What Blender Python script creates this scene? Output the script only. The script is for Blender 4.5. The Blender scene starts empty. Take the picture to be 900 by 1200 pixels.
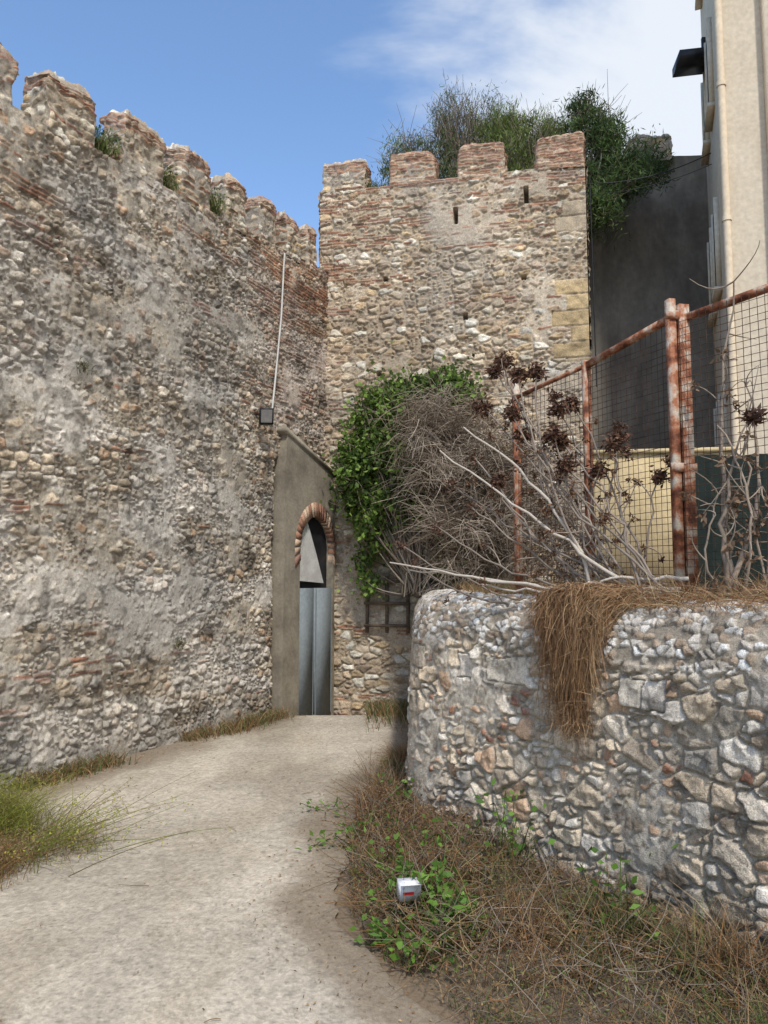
import bpy, math, numpy as np
from mathutils import Vector
rng=np.random.default_rng(7)
S=bpy.context.scene
S.view_settings.view_transform='Standard'; S.view_settings.look='None'; S.view_settings.exposure=0

# ---------------------------------------------------------------- noise
def hsh(i,j,k=0.0):
    x=np.sin(i*127.1+j*311.7+k*74.7)*43758.5453
    return x-np.floor(x)
def vn(x,y,k=0.0):
    xi=np.floor(x);yi=np.floor(y);fx=x-xi;fy=y-yi
    fx=fx*fx*(3-2*fx);fy=fy*fy*(3-2*fy)
    a=hsh(xi,yi,k);b=hsh(xi+1,yi,k);c=hsh(xi,yi+1,k);d=hsh(xi+1,yi+1,k)
    return (a*(1-fx)+b*fx)*(1-fy)+(c*(1-fx)+d*fx)*fy
def fbm(x,y,k=0.0,o=4):
    r=0;a=.5;t=0
    for q in range(o):
        r=r+a*vn(x,y,k+q*3.1);t+=a;a*=.5;x=x*2.03+5.2;y=y*2.03+1.7
    return r/t
def vn3(x,y,z,k=0.0):
    zi=np.floor(z);f=z-zi;f=f*f*(3-2*f)
    return vn(x+zi*17.3,y+zi*9.1,k)*(1-f)+vn(x+(zi+1)*17.3,y+(zi+1)*9.1,k)*f
def sm(a,b,x):
    t=np.clip((x-a)/(b-a),0,1);return t*t*(3-2*t)
def vor(x,y,k,j=.8):
    xi=np.floor(x);yi=np.floor(y);best=np.full(x.shape,99.)
    bx=np.zeros_like(x);by=bx.copy();ci=bx.copy();cj=bx.copy()
    for di in (-1,0,1):
        for dj in (-1,0,1):
            a=xi+di;b=yi+dj
            px=a+.5+j*(hsh(a,b,k)-.5);py=b+.5+j*(hsh(a,b,k+9)-.5)
            d=(px-x)**2+(py-y)**2;m=d<best
            best=np.where(m,d,best);bx=np.where(m,px,bx);by=np.where(m,py,by);ci=np.where(m,a,ci);cj=np.where(m,b,cj)
    ed=np.full(x.shape,9.)
    for di in (-1,0,1):
        for dj in (-1,0,1):
            if di==0 and dj==0: continue
            a=ci+di;b=cj+dj
            px=a+.5+j*(hsh(a,b,k)-.5);py=b+.5+j*(hsh(a,b,k+9)-.5)
            nx=px-bx;ny=py-by;l=np.sqrt(nx*nx+ny*ny)+1e-6
            e=(((bx+px)/2-x)*nx+((by+py)/2-y)*ny)/l
            ed=np.minimum(ed,e)
    return np.maximum(ed,0),ci,cj,x-bx,y-by

# ---------------------------------------------------------------- mesh builder
class MB:
    def __init__(s): s.v=[];s.f=[];s.c=[];s.n=0
    def add(s,v,f,c):
        v=np.asarray(v,float).reshape(-1,3);c=np.broadcast_to(np.asarray(c,float),v.shape) if np.ndim(c)==1 else np.asarray(c,float).reshape(-1,3)
        s.v.append(v);s.f.append(np.asarray(f,np.int64).reshape(-1,4)+s.n);s.c.append(c);s.n+=len(v)
    def grid(s,P,C,flip=False):
        ny,nx=P.shape[:2];i=np.arange(ny*nx).reshape(ny,nx)
        q=np.stack([i[:-1,:-1],i[:-1,1:],i[1:,1:],i[1:,:-1]],-1).reshape(-1,4)
        if flip:q=q[:,::-1]
        s.add(P.reshape(-1,3),q,C.reshape(-1,3))
    def quad(s,a,b,c,d,col): s.add([a,b,c,d],[[0,1,2,3]],np.array(col,float))
    def box(s,o,a,b,c,col):
        o,a,b,c=[np.array(t,float) for t in (o,a,b,c)]
        v=[o,o+a,o+a+b,o+b,o+c,o+a+c,o+a+b+c,o+b+c]
        s.add(v,[[0,3,2,1],[4,5,6,7],[0,1,5,4],[1,2,6,5],[2,3,7,6],[3,0,4,7]],np.array(col,float))
    def obj(s,name,mat,smooth=False,parent=None):
        V=np.concatenate(s.v);F=np.concatenate(s.f);C=np.concatenate(s.c)
        me=bpy.data.meshes.new(name)
        me.vertices.add(len(V));me.vertices.foreach_set('co',V.astype(np.float32).ravel())
        me.loops.add(F.size);me.loops.foreach_set('vertex_index',F.astype(np.int32).ravel())
        me.polygons.add(len(F));me.polygons.foreach_set('loop_start',(np.arange(len(F))*4).astype(np.int32))
        me.polygons.foreach_set('loop_total',np.full(len(F),4,np.int32))
        if smooth: me.polygons.foreach_set('use_smooth',np.ones(len(F),bool))
        me.update(calc_edges=True)
        at=me.color_attributes.new('Col','FLOAT_COLOR','POINT')
        at.data.foreach_set('color',np.concatenate([np.clip(C,0,1),np.ones((len(C),1))],1).astype(np.float32).ravel())
        me.materials.append(mat)
        o=bpy.data.objects.new(name,me);S.collection.objects.link(o)
        if parent:o.parent=parent
        return o
def empty(name):
    o=bpy.data.objects.new(name,None);S.collection.objects.link(o);return o

def norm(v): return v/(np.linalg.norm(v,axis=-1,keepdims=True)+1e-9)
def tubes(mb,L,R,sides,col):
    K,n=L.shape[:2];T=norm(np.gradient(L,axis=1))
    ref=norm(rng.normal(size=(K,1,3)));B1=norm(np.cross(T,np.broadcast_to(ref,T.shape)));B2=np.cross(T,B1)
    a=np.arange(sides)*2*np.pi/sides
    V=L[:,:,None]+R[:,:,None,None]*(np.cos(a)[None,None,:,None]*B1[:,:,None]+np.sin(a)[None,None,:,None]*B2[:,:,None])
    i=np.arange(K*n*sides).reshape(K,n,sides);j=np.roll(i,-1,2)
    q=np.stack([i[:,:-1],j[:,:-1],j[:,1:],i[:,1:]],-1)
    C=np.broadcast_to(np.asarray(col,float).reshape(-1,1,1,3),(K,n,sides,3))
    mb.add(V,q,C)
def tube1(mb,pts,r,sides,col):
    L=np.array(pts,float)[None];r=np.broadcast_to(np.asarray(r,float),L.shape[1:2])[None]
    tubes(mb,L,np.array(r),sides,np.array([col]))
def ribbons(mb,L,W,col,cole=None):
    K,n=L.shape[:2];T=norm(np.gradient(L,axis=1))
    ref=norm(rng.normal(size=(K,1,3)));B=norm(np.cross(T,np.broadcast_to(ref,T.shape)))
    V=np.stack([L-B*W[:,:,None],L+B*W[:,:,None]],2)
    i=np.arange(K*n*2).reshape(K,n,2)
    q=np.stack([i[:,:-1,0],i[:,:-1,1],i[:,1:,1],i[:,1:,0]],-1)
    col=np.asarray(col,float).reshape(-1,1,1,3)
    mb.add(V,q,np.broadcast_to(col,(K,n,2,3)))
def bez(a,b,c,n):
    t=np.linspace(0,1,n)[None,:,None];a,b,c=a[:,None],b[:,None],c[:,None]
    return a*(1-t)**2+2*b*t*(1-t)+c*t*t
def leaves(mb,P,D,ln,wd,col):
    K=len(P);D=norm(D);W=norm(np.cross(D,rng.normal(size=(K,3))));N=np.cross(D,W)
    ln=np.broadcast_to(ln,K)[:,None];wd=np.broadcast_to(wd,K)[:,None]
    V=np.stack([P,P+D*ln*.45+W*wd*.5+N*wd*.12,P+D*ln,P+D*ln*.45-W*wd*.5+N*wd*.12],1)
    i=np.arange(K*4).reshape(K,4);mb.add(V,i,np.repeat(np.broadcast_to(col,(K,3)),4,0))
def pick(K,pal,var=.25):
    pal=np.array(pal,float);c=pal[rng.integers(0,len(pal),K)]
    return c*(1+var*rng.uniform(-1,1,(K,1)))
def blades(mb,roots,h,pal,w=.004,lean=.5,n=4,var=.3,dirb=(0,0,0)):
    K=len(roots);ang=rng.uniform(0,2*np.pi,K);l=h*rng.uniform(.45,1.1,K)
    d=np.stack([np.cos(ang),np.sin(ang),0*ang],1)*(l*lean*rng.uniform(.1,1,K))[:,None]+np.array(dirb)*l[:,None]
    up=np.zeros((K,3));up[:,2]=l
    a=roots;b=roots+up*.65+d*.25;c=roots+up*rng.uniform(.55,1,(K,1))+d
    W=np.linspace(1,.15,n)[None]*(w*rng.uniform(.6,1.3,K))[:,None]
    ribbons(mb,bez(a,b,c,n),W,pick(K,pal,var))

# ---------------------------------------------------------------- materials
def newmat(name):
    m=bpy.data.materials.new(name);m.use_nodes=True;nt=m.node_tree
    b=nt.nodes['Principled BSDF'];b.inputs['Specular IOR Level'].default_value=.2
    return m,nt,b
def nd(nt,t,**k):
    n=nt.nodes.new(t)
    for a,b in k.items():
        if a in n.inputs: n.inputs[a].default_value=b
        else: setattr(n,a,b)
    return n
def attr_mat(name,rough=.9,fine=(.72,1.22),scales=(28,140),bump=.35,bdist=.01):
    m,nt,b=newmat(name);L=nt.links.new
    at=nd(nt,'ShaderNodeAttribute',attribute_name='Col');tc=nd(nt,'ShaderNodeTexCoord')
    n1=nd(nt,'ShaderNodeTexNoise',Scale=scales[0],Detail=3.0,Roughness=.75);n2=nd(nt,'ShaderNodeTexNoise',Scale=scales[1],Detail=1.0)
    L(tc.outputs['Object'],n1.inputs['Vector']);L(tc.outputs['Object'],n2.inputs['Vector'])
    ad=nd(nt,'ShaderNodeMath',operation='ADD');L(n1.outputs['Fac'],ad.inputs[0]);L(n2.outputs['Fac'],ad.inputs[1])
    mr=nd(nt,'ShaderNodeMapRange');mr.inputs['From Min'].default_value=.7;mr.inputs['From Max'].default_value=1.3
    mr.inputs['To Min'].default_value=fine[0];mr.inputs['To Max'].default_value=fine[1];L(ad.outputs[0],mr.inputs['Value'])
    mx=nd(nt,'ShaderNodeVectorMath',operation='SCALE');L(at.outputs['Color'],mx.inputs[0]);L(mr.outputs[0],mx.inputs['Scale'])
    L(mx.outputs[0],b.inputs['Base Color']);b.inputs['Roughness'].default_value=rough
    bp=nd(nt,'ShaderNodeBump',Strength=bump,Distance=bdist);L(ad.outputs[0],bp.inputs['Height']);L(bp.outputs[0],b.inputs['Normal'])
    return m
def leaf_mat(name,tr=.3,rough=.6):
    m,nt,b=newmat(name);L=nt.links.new
    at=nd(nt,'ShaderNodeAttribute',attribute_name='Col');L(at.outputs['Color'],b.inputs['Base Color']);b.inputs['Roughness'].default_value=rough
    t=nd(nt,'ShaderNodeBsdfTranslucent');L(at.outputs['Color'],t.inputs['Color'])
    mx=nd(nt,'ShaderNodeMixShader',Fac=tr);L(b.outputs[0],mx.inputs[1]);L(t.outputs[0],mx.inputs[2])
    L(mx.outputs[0],nt.nodes['Material Output'].inputs['Surface']);return m
def noise_mat(name,c1,c2,scale=5,rough=.85,c3=None,bump=.2,stretch=None,pos=(.35,.65),spec=.25,metal=0):
    m,nt,b=newmat(name);L=nt.links.new;tc=nd(nt,'ShaderNodeTexCoord');b.inputs['Specular IOR Level'].default_value=spec;b.inputs['Metallic'].default_value=metal
    mp=nd(nt,'ShaderNodeMapping');L(tc.outputs['Object'],mp.inputs[0])
    if stretch: mp.inputs['Scale'].default_value=stretch
    n=nd(nt,'ShaderNodeTexNoise',Scale=scale,Detail=6.0,Roughness=.65);L(mp.outputs[0],n.inputs['Vector'])
    r=nd(nt,'ShaderNodeValToRGB');L(n.outputs['Fac'],r.inputs[0]);e=r.color_ramp.elements
    e[0].position=pos[0];e[0].color=(*c1,1);e[1].position=pos[1];e[1].color=(*c2,1)
    if c3:
        q=e.new(.5);q.color=(*c3,1)
    n2=nd(nt,'ShaderNodeTexNoise',Scale=scale*12,Detail=3.0);L(tc.outputs['Object'],n2.inputs['Vector'])
    mr=nd(nt,'ShaderNodeMapRange');mr.inputs['To Min'].default_value=.75;mr.inputs['To Max'].default_value=1.25;L(n2.outputs['Fac'],mr.inputs['Value'])
    mx=nd(nt,'ShaderNodeVectorMath',operation='SCALE');L(r.outputs[0],mx.inputs[0]);L(mr.outputs[0],mx.inputs['Scale'])
    L(mx.outputs[0],b.inputs['Base Color']);b.inputs['Roughness'].default_value=rough
    bp=nd(nt,'ShaderNodeBump',Strength=bump,Distance=.01);L(n2.outputs['Fac'],bp.inputs['Height']);L(bp.outputs[0],b.inputs['Normal'])
    return m
M_stone=attr_mat('rubble_masonry',fine=(.62,1.36),scales=(38,150),bump=.6,bdist=.012)
M_ground=attr_mat('concrete_ground',fine=(.68,1.28),scales=(45,260),bump=.4,bdist=.005)
M_leaf=leaf_mat('foliage',.35);M_dry=leaf_mat('dry_foliage',.2,.8)
M_bark=attr_mat('bark',fine=(.8,1.15),scales=(40,200),bump=.2)
M_rust=noise_mat('rusty_iron',(.10,.035,.02),(.50,.43,.34),7,.75,(.33,.125,.06),.4,pos=(.38,.63))
M_wire=noise_mat('rusty_wire',(.035,.022,.016),(.10,.055,.035),8,.8)
M_plaster=noise_mat('cement_render',(.17,.145,.11),(.31,.27,.205),1.8,.92,bump=.6)
M_door=noise_mat('painted_steel',(.19,.215,.225),(.23,.255,.265),1.5,.9,bump=.08,spec=.08)
M_darkwall=noise_mat('dark_cement',(.095,.085,.072),(.26,.235,.195),.8,.95,(.165,.148,.125),.4,stretch=(1.6,1.6,.55),pos=(.32,.68))
M_beige=noise_mat('beige_stucco',(.55,.47,.355),(.62,.54,.42),1.2,.9,bump=.2)
M_peach=noise_mat('peach_stucco',(.68,.54,.38),(.74,.61,.44),1.2,.9,bump=.2)
M_yellow=noise_mat('yellow_stucco',(.46,.35,.19),(.60,.47,.27),2,.9,bump=.2)
M_green=noise_mat('green_tarpaulin',(.006,.013,.010),(.013,.024,.019),2,.7)
M_black=noise_mat('dark_metal_and_shade',(.012,.013,.015),(.03,.03,.034),4,.4)
M_white=noise_mat('white_plastic',(.48,.46,.43),(.62,.61,.57),4,.5)
M_wood=noise_mat('weathered_wood',(.10,.07,.05),(.2,.15,.11),5,.9,stretch=(1,1,6))

# ---------------------------------------------------------------- masonry pattern
PAL_TAN=[(.54,.42,.29),(.61,.50,.36),(.68,.60,.47),(.47,.345,.23),(.58,.48,.36),(.76,.70,.58),(.50,.39,.285),(.60,.445,.27),(.42,.325,.235)]
PAL_GREY=[(.52,.44,.34),(.62,.54,.43),(.72,.65,.55),(.42,.345,.26),(.56,.46,.335),(.50,.45,.38),(.62,.50,.36),(.38,.305,.225),(.50,.345,.23)]
PAL_BR=np.array([(.37,.19,.12),(.31,.16,.105),(.42,.25,.165),(.27,.15,.11),(.48,.345,.245)])
def masonry(s,z,cw=.22,ch=.14,pal=PAL_TAN,mort=(.30,.25,.19),mw=.008,rel=.022,small=.4,brick=0.,plaster=0.,plc=(.36,.32,.27),k=1.0,brown=.0,bscale=1.0):
    pal=np.array(pal)
    ws=s+.07*(fbm(s*3,z*3,k+1,3)-.5)+.035*(vn(s*17,z*17,k+2)-.5);wz=z+.07*(fbm(s*2.2,z*3,k+3,3)-.5)+.026*(vn(s*16,z*16,k+4)-.5)
    e1,ci,cj,dx,dy=vor(ws/cw,wz/ch,k)
    e2,ai,aj,ex,ey=vor(ws/(cw*.46),wz/(ch*.5),k+5)
    r=hsh(ci,cj,k+20);sml=r<small
    e=np.where(sml,np.minimum(e1*ch,e2*ch*.55),e1*ch*1.05)
    R1=np.where(sml,hsh(ai,aj,k+6),hsh(ci,cj,k+6));R2=np.where(sml,hsh(ai,aj,k+7),hsh(ci,cj,k+7));R3=np.where(sml,hsh(ai,aj,k+8),hsh(ci,cj,k+8))
    mwv=mw*(.4+1.3*fbm(s*1.5,z*1.5,k+11,3))
    m=sm(mwv,mwv+.009,e)
    tx=hsh(ci,cj,k+12)-.5;ty=hsh(ci,cj,k+13)-.5
    rough=fbm(s*20,z*20,k+14,3)-.5
    fc=((hsh(ai,aj,k+61)-.5)*ex*cw*.46+(hsh(ai,aj,k+62)-.5)*ey*ch*.5)*.55+(hsh(ai,aj,k+63)-.5)*.010
    h=m*(rel*(.25+1.05*R2)+.006*np.sqrt(np.clip(e/.04,0,1))+.09*(tx*dx*cw+ty*dy*ch)*np.where(sml,.4,1)*2+.024*rough+fc)+(1-m)*.012*(fbm(s*20,z*20,k+16,3)-.5)
    c=pal[np.minimum((R1*len(pal)).astype(int),len(pal)-1)]*(.66+.56*R3)[...,None]
    redst=(hsh(ai,aj,k+31)<.08)&sml
    c=np.where(redst[...,None],PAL_BR[(R3*4.99).astype(int)],c)
    c=c*(1+.75*(fbm(s*13,z*13,k+17,4)-.5))[...,None]
    mc=np.array(mort)*(.75+.5*fbm(s*3,z*3,k+18,4))[...,None]*(.75+.5*vn(s*40,z*40,k+19))[...,None]
    c=c*m[...,None]+mc*(1-m)[...,None]
    bh=.052*bscale;bl=.24*bscale
    w2=z+.05*(fbm(s*.9,z*.9,k+3,2)-.5)+.012*(vn(s*9,z*9,k+4)-.5)
    row=np.floor(w2/bh);fz=w2/bh-row;bx=ws/bl+hsh(row,0,k)*3;bi=np.floor(bx);fx=bx-bi
    be=np.minimum(np.minimum(fx,1-fx)*bl,np.minimum(fz,1-fz)*bh)
    bm=sm(.004,.012,be)
    grp=np.floor(row/3)
    amt=vn(s*.75+grp*7.7,grp*1.31,k+40)*.65+.35*hsh(bi,row,k+41)
    bsel=(amt<brick)&(hsh(grp,3,k+42)<np.clip(np.asarray(brick)*2.4,0,1))
    rb=hsh(bi,row,k+43)
    bc=PAL_BR[np.minimum((rb*5).astype(int),4)]*(.75+.5*hsh(bi,row,k+44))[...,None]*(1+.8*(fbm(s*12,z*12,k+45,3)-.5))[...,None]
    bc=bc*bm[...,None]+mc*1.1*(1-bm)[...,None]
    bhh=bm*(.012+.022*hsh(bi,row,k+46))+.02*rough
    h=np.where(bsel,bhh,h);c=np.where(bsel[...,None],bc,c)
    pn=fbm(s*1.3,z*1.6,k+50,5)+.22*(fbm(s*7,z*7,k+51,3)-.5)
    lvl=rel*(.10+5.0*np.clip(pn-(1-np.asarray(plaster)),-.2,.16))+.010*(fbm(s*6,z*6,k+52,4)-.5)+.010*(fbm(s*24,z*24,k+53,2)-.5)
    pm=sm(-.001,.006,lvl-h)
    pc=np.array(plc)*(.62+.70*fbm(s*3,z*3,k+54,5))[...,None]*(.82+.36*vn(s*45,z*45,k+55))[...,None]
    h=np.maximum(h,lvl);c=c*(1-pm[...,None]*.9)+pc*pm[...,None]*.9
    h=h+.06*(fbm(s*.9,z*.9,k+60,3)-.5)
    return h,c
def surf(mb,P,h,C,sgn=1,edge=None):
    du=np.gradient(P,axis=1);dv=np.gradient(P,axis=0);N=norm(np.cross(du,dv))*sgn
    if edge is not None: h=h*edge
    mb.grid(P+N*h[...,None],C,flip=sgn<0)
def emask(nu,nv,u,v,Lu,Lv,e=.03,bottom=False):
    m=sm(0,e,u*Lu)*sm(0,e,(1-u)*Lu)*sm(0,e,(1-v)*Lv)
    if not bottom:m=m*sm(0,e,v*Lv)
    return m
def wall_face(mb,a,b,zb,zt,res,st,edge=True,pre=None,s0=0):
    a=np.array(a,float);b=np.array(b,float);Lu=np.linalg.norm(b-a)
    Lv=max(zt)-min(zb);nu=max(3,int(Lu/res));nv=max(3,int(Lv/res))
    u,v=np.meshgrid(np.linspace(0,1,nu),np.linspace(0,1,nv))
    z0=zb[0]*(1-u)+zb[1]*u;z1=zt[0]*(1-u)+zt[1]*u
    P=np.stack([a[0]+(b[0]-a[0])*u,a[1]+(b[1]-a[1])*u,z0+(z1-z0)*v],-1)
    s=u*Lu+s0;z=P[...,2]
    kw=st(s,z) if callable(st) else dict(st)
    h,C=masonry(s,z,**kw)
    if pre: h,C=pre(s,z,h,C)
    e=emask(nu,nv,u,v,Lu,Lv,.03) if edge else None
    surf(mb,P,h,C,1,e)
def stone_block(mb,c,a,L,T,z0,z1,res,st,seed,rag=.05,slump=.07):
    """ragged rectangular block of masonry"""
    a=np.array([a[0],a[1],0.]);bk=np.array([-a[1],a[0],0.]);H=z1-z0;c=np.array([c[0],c[1],z0])
    up=np.array([0,0,1.]);o=c-a*L/2
    fs=[(o,a*L,up*H),(o+a*L,bk*T,up*H),(o+a*L+bk*T,-a*L,up*H),(o+bk*T,-bk*T,up*H),(o+up*H,a*L,bk*T)]
    for n,(p,U,V) in enumerate(fs):
        lu=np.linalg.norm(U);lv=np.linalg.norm(V);nu=max(4,int(lu/res));nv=max(4,int(lv/res))
        u,v=np.meshgrid(np.linspace(0,1,nu),np.linspace(0,1,nv))
        P=p+u[...,None]*U+v[...,None]*V
        kw=dict(st);kw['k']=st.get('k',1)+n*1.7+seed
        if n<4:
            bb=kw.get('brick',0);kw['brick']=bb+.45*sm(z1-.24,z1-.19,P[...,2])*(bb>.3)
        h,C=masonry(u*lu+seed*3.3,(P[...,2] if n<4 else v*lv),**kw)
        e=emask(nu,nv,u,v,lu,lv,.025,bottom=n<4)
        N=norm(np.cross(U,V))
        Q=P+N*(h*e)[...,None]
        cc=c+bk*T/2
        t=(P[...,2]-z0)/H
        tp=1-.03*t**3
        Q[...,0]=cc[0]+(Q[...,0]-cc[0])*tp;Q[...,1]=cc[1]+(Q[...,1]-cc[1])*tp
        w=[vn3(P[...,0]*3.5,P[...,1]*3.5,P[...,2]*3.5,seed+q)-.5+.7*(vn3(P[...,0]*13,P[...,1]*13,P[...,2]*13,seed+q+5)-.5) for q in range(3)]
        Q=Q+np.stack(w,-1)*(rag*(.4+.8*t))[...,None]
        dd=P-cc;qa=np.abs(dd@a)/(L/2);qb=np.abs(dd@bk)/(T/2);ctr=np.maximum(qa,qb)
        Q[...,2]-=t**4*(slump*sm(.8,1.05,ctr)+.08*sm(.5,1.2,(dd@a)/(L/2)*(1 if hsh(seed,1.,1.)>.5 else -1))*hsh(seed,4.,1.))
        mb.grid(Q,C)

# ---------------------------------------------------------------- ground
def gz(x,y): return -.17*np.clip(y-11.7,0,1.8)+0*x
gx=np.unique(np.concatenate([np.linspace(-400,-12,12),np.linspace(-12,14,90),np.linspace(14,400,12)]))
gy=np.unique(np.concatenate([np.linspace(-400,-4,12),np.linspace(-4,20,90),np.linspace(20,600,12)]))
X,Y=np.meshgrid(gx,gy);mb=MB()
Z=gz(X,Y)+.03*(fbm(X*2,Y*2,3)-.5)*((np.abs(X)<12)&(Y>-4)&(Y<20))-.02
C=np.array([.20,.15,.10])*(.7+.6*fbm(X*1.5,Y*1.5,5))[...,None]
mb.grid(np.stack([X,Y,Z],-1),C);mb.obj('ground',M_ground,True)
LX=lambda y:-7.0+.449*y        # left wall base line
ED=([-3,2.5,3.2,3.68,4.1,4.7,5.5,6.5,8,9,10,13.6],[1.6,1.0,.68,.33,.05,-.22,-.30,-.27,-.1,.12,.45,.5])
eL=lambda y:np.interp(y,*ED)
mb=MB();yy=np.linspace(-3,13.4,1000);uu=np.linspace(0,1,400)
U,Y=np.meshgrid(uu,yy);x0=LX(Y)-.2;x1=eL(Y)+.22*(fbm(Y*2.3,Y*0,8,4)-.5)
X=x0+(x1-x0)*U
edge=np.clip((x1-X)/.05,0,1)
fine=fbm(X*26,Y*26,12,3)
Z=gz(X,Y)+.016*(fbm(X*1.5,Y*1.5,11)-.5)+.007*(fine-.5)+.012*np.sqrt(edge)
ck=np.abs(fbm(X*.7,Y*.7,21,5)-.5)
crack=(1-sm(.0,.0035,ck))*(fbm(X*.4,Y*.4,31)>.50)
Z-=crack*.008
C=np.array([.46,.405,.325])*(.78+.44*fbm(X*1.1,Y*1.1,13,5))[...,None]
C=C*(.76+.48*fine)[...,None]
C=C*(1-.35*crack)[...,None]
st=sm(.54,.66,fbm(X*.8+4,Y*.5,17,5));C=C*(1-.22*st)[...,None]+np.array([.30,.23,.14])*.20*st[...,None]
st=sm(.50,.66,fbm(X*1.4+14,Y*.9,27,5));C=C*(1-.15*st)[...,None]
peb=hsh(np.floor(X*75+3*fine),np.floor(Y*75),3);C=C*(.84+.32*peb)[...,None]
C=np.where((peb>.96)[...,None],C*.58,C);C=np.where((peb<.03)[...,None],C*1.3,C)
dirt=1-sm(.0,.60,(X-LX(Y))-.5*fbm(Y*2,X*2,19,5));dirt=np.maximum(dirt,(1-sm(0,.40,(x1-X)-.3*fbm(Y*3,X*3,20,5))))
C=C*(1-.7*dirt[...,None])+np.array([.17,.125,.08])*.7*dirt[...,None]
mb.grid(np.stack([X,Y,Z],-1),C);mb.obj('concrete_path',M_ground,True)

# ---------------------------------------------------------------- left curtain wall
mb=MB()
ya,yb=1.0,13.35
A=(LX(ya),ya);B=(LX(yb),yb);Lw=math.hypot(B[0]-A[0],B[1]-A[1]);kx=Lw/(yb-ya)
ztop=lambda y:6.72+.13*(y-7.2)
def st_left(s,z):
    y=ya+s/kx
    far=sm(10.2,12.3,y);top=sm(4.8,6.6,z-(.13*(y-7.2)))
    br=.22+.18*far*sm(3.2,4.6,z)+.15*top
    pl=.48+.06*(1-far)*sm(1.2,2.6,z)*(1-sm(4.5,6.5,z))-.05*far
    return dict(cw=.155,ch=.10,pal=PAL_GREY,mort=(.36,.305,.235),mw=.007,rel=.030,small=.5,brick=br,plaster=pl,plc=(.48,.425,.345),k=2.)
def pre_left(s,z,h,C):
    y=ya+s/kx
    w=sm(.48,.62,fbm(s*.9,z*2.2,71,5)+.28*np.exp(-((z-1.95)/.35)**2-((y-8.8)/1.4)**2)+.18*np.exp(-((z-2.9)/.6)**2-((y-10)/1.1)**2)-.05*sm(3.5,5,z))
    C=C*(1-.5*w[...,None])+np.array([.72,.67,.60])*.5*w[...,None]
    d=sm(.48,.62,fbm(s*1.1+3,z*.8,73,6)+.05*sm(3,6,z));C=C*(1-.26*d)[...,None]
    g=sm(.53,.60,fbm(s*1.0+8,z*1.3,75,6));C=C*(1-.35*g[...,None])+np.array([.30,.29,.275])*.35*g[...,None]
    sp=sm(.60,.68,fbm(s*6,z*6,78,4));C=C*(1-.40*sp)[...,None]
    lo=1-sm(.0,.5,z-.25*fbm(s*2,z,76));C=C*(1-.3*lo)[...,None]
    f=sm(10.8,12.2,y)*sm(3.5,4.8,z);C=C*(1+f[...,None]*np.array([.04,-.04,-.08]))
    dr=sm(11.75,11.9,y)*(1-sm(3.8,4.0,z));h=h-.16*dr
    return h,C
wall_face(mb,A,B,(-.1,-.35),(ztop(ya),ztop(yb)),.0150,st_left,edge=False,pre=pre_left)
a=np.array([B[0]-A[0],B[1]-A[1]])/Lw
bk=np.array([-a[1],a[0]])
p=lambda q,z:(q[0],q[1],z)
A2=np.array(A)+bk*.9;B2=np.array(B)+bk*.9
nu,nv=500,30
u,v=np.meshgrid(np.linspace(0,1,nu),np.linspace(0,1,nv))
P=np.stack([A[0]+(B[0]-A[0])*u+bk[0]*.9*v,A[1]+(B[1]-A[1])*u+bk[1]*.9*v,ztop(ya)+(ztop(yb)-ztop(ya))*u],-1)
h,C=masonry(u*Lw,v*.9,k=4.,cw=.2,ch=.2);P[...,2]+=.12*(fbm(u*Lw*2,v*2,5)-.5)*sm(0,.1,v)
surf(mb,P,h,C,1,sm(0,.1,v))
mb.quad(p(A2,-.3),p(A2,ztop(ya)),p(B2,ztop(yb)),p(B2,-.3),(.35,.3,.24))
mer=[(6.50,7.30),(7.68,8.28),(8.68,9.32),(9.66,10.22),(10.54,11.0),(11.32,11.76),(12.05,12.42),(12.70,12.98),(5.3,6.1),(4.1,4.95),(2.9,3.75),(1.6,2.4)]
for i,(y0,y1) in enumerate(mer):
    yc=(y0+y1)/2;H=.62+.10*hsh(i,5.,1.)
    stone_block(mb,(LX(yc)+a[1]*.01,yc),a,(y1-y0)*kx,.36,ztop(yc)-.08,ztop(yc)+H,.017,dict(cw=.17,ch=.09,pal=PAL_TAN,brick=.34,k=3.+i,small=.35,mort=(.36,.31,.24),plaster=.45),i*1.37+.5,rag=.07,slump=.06)
mb.obj('crenellated_stone_wall',M_stone)

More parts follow.
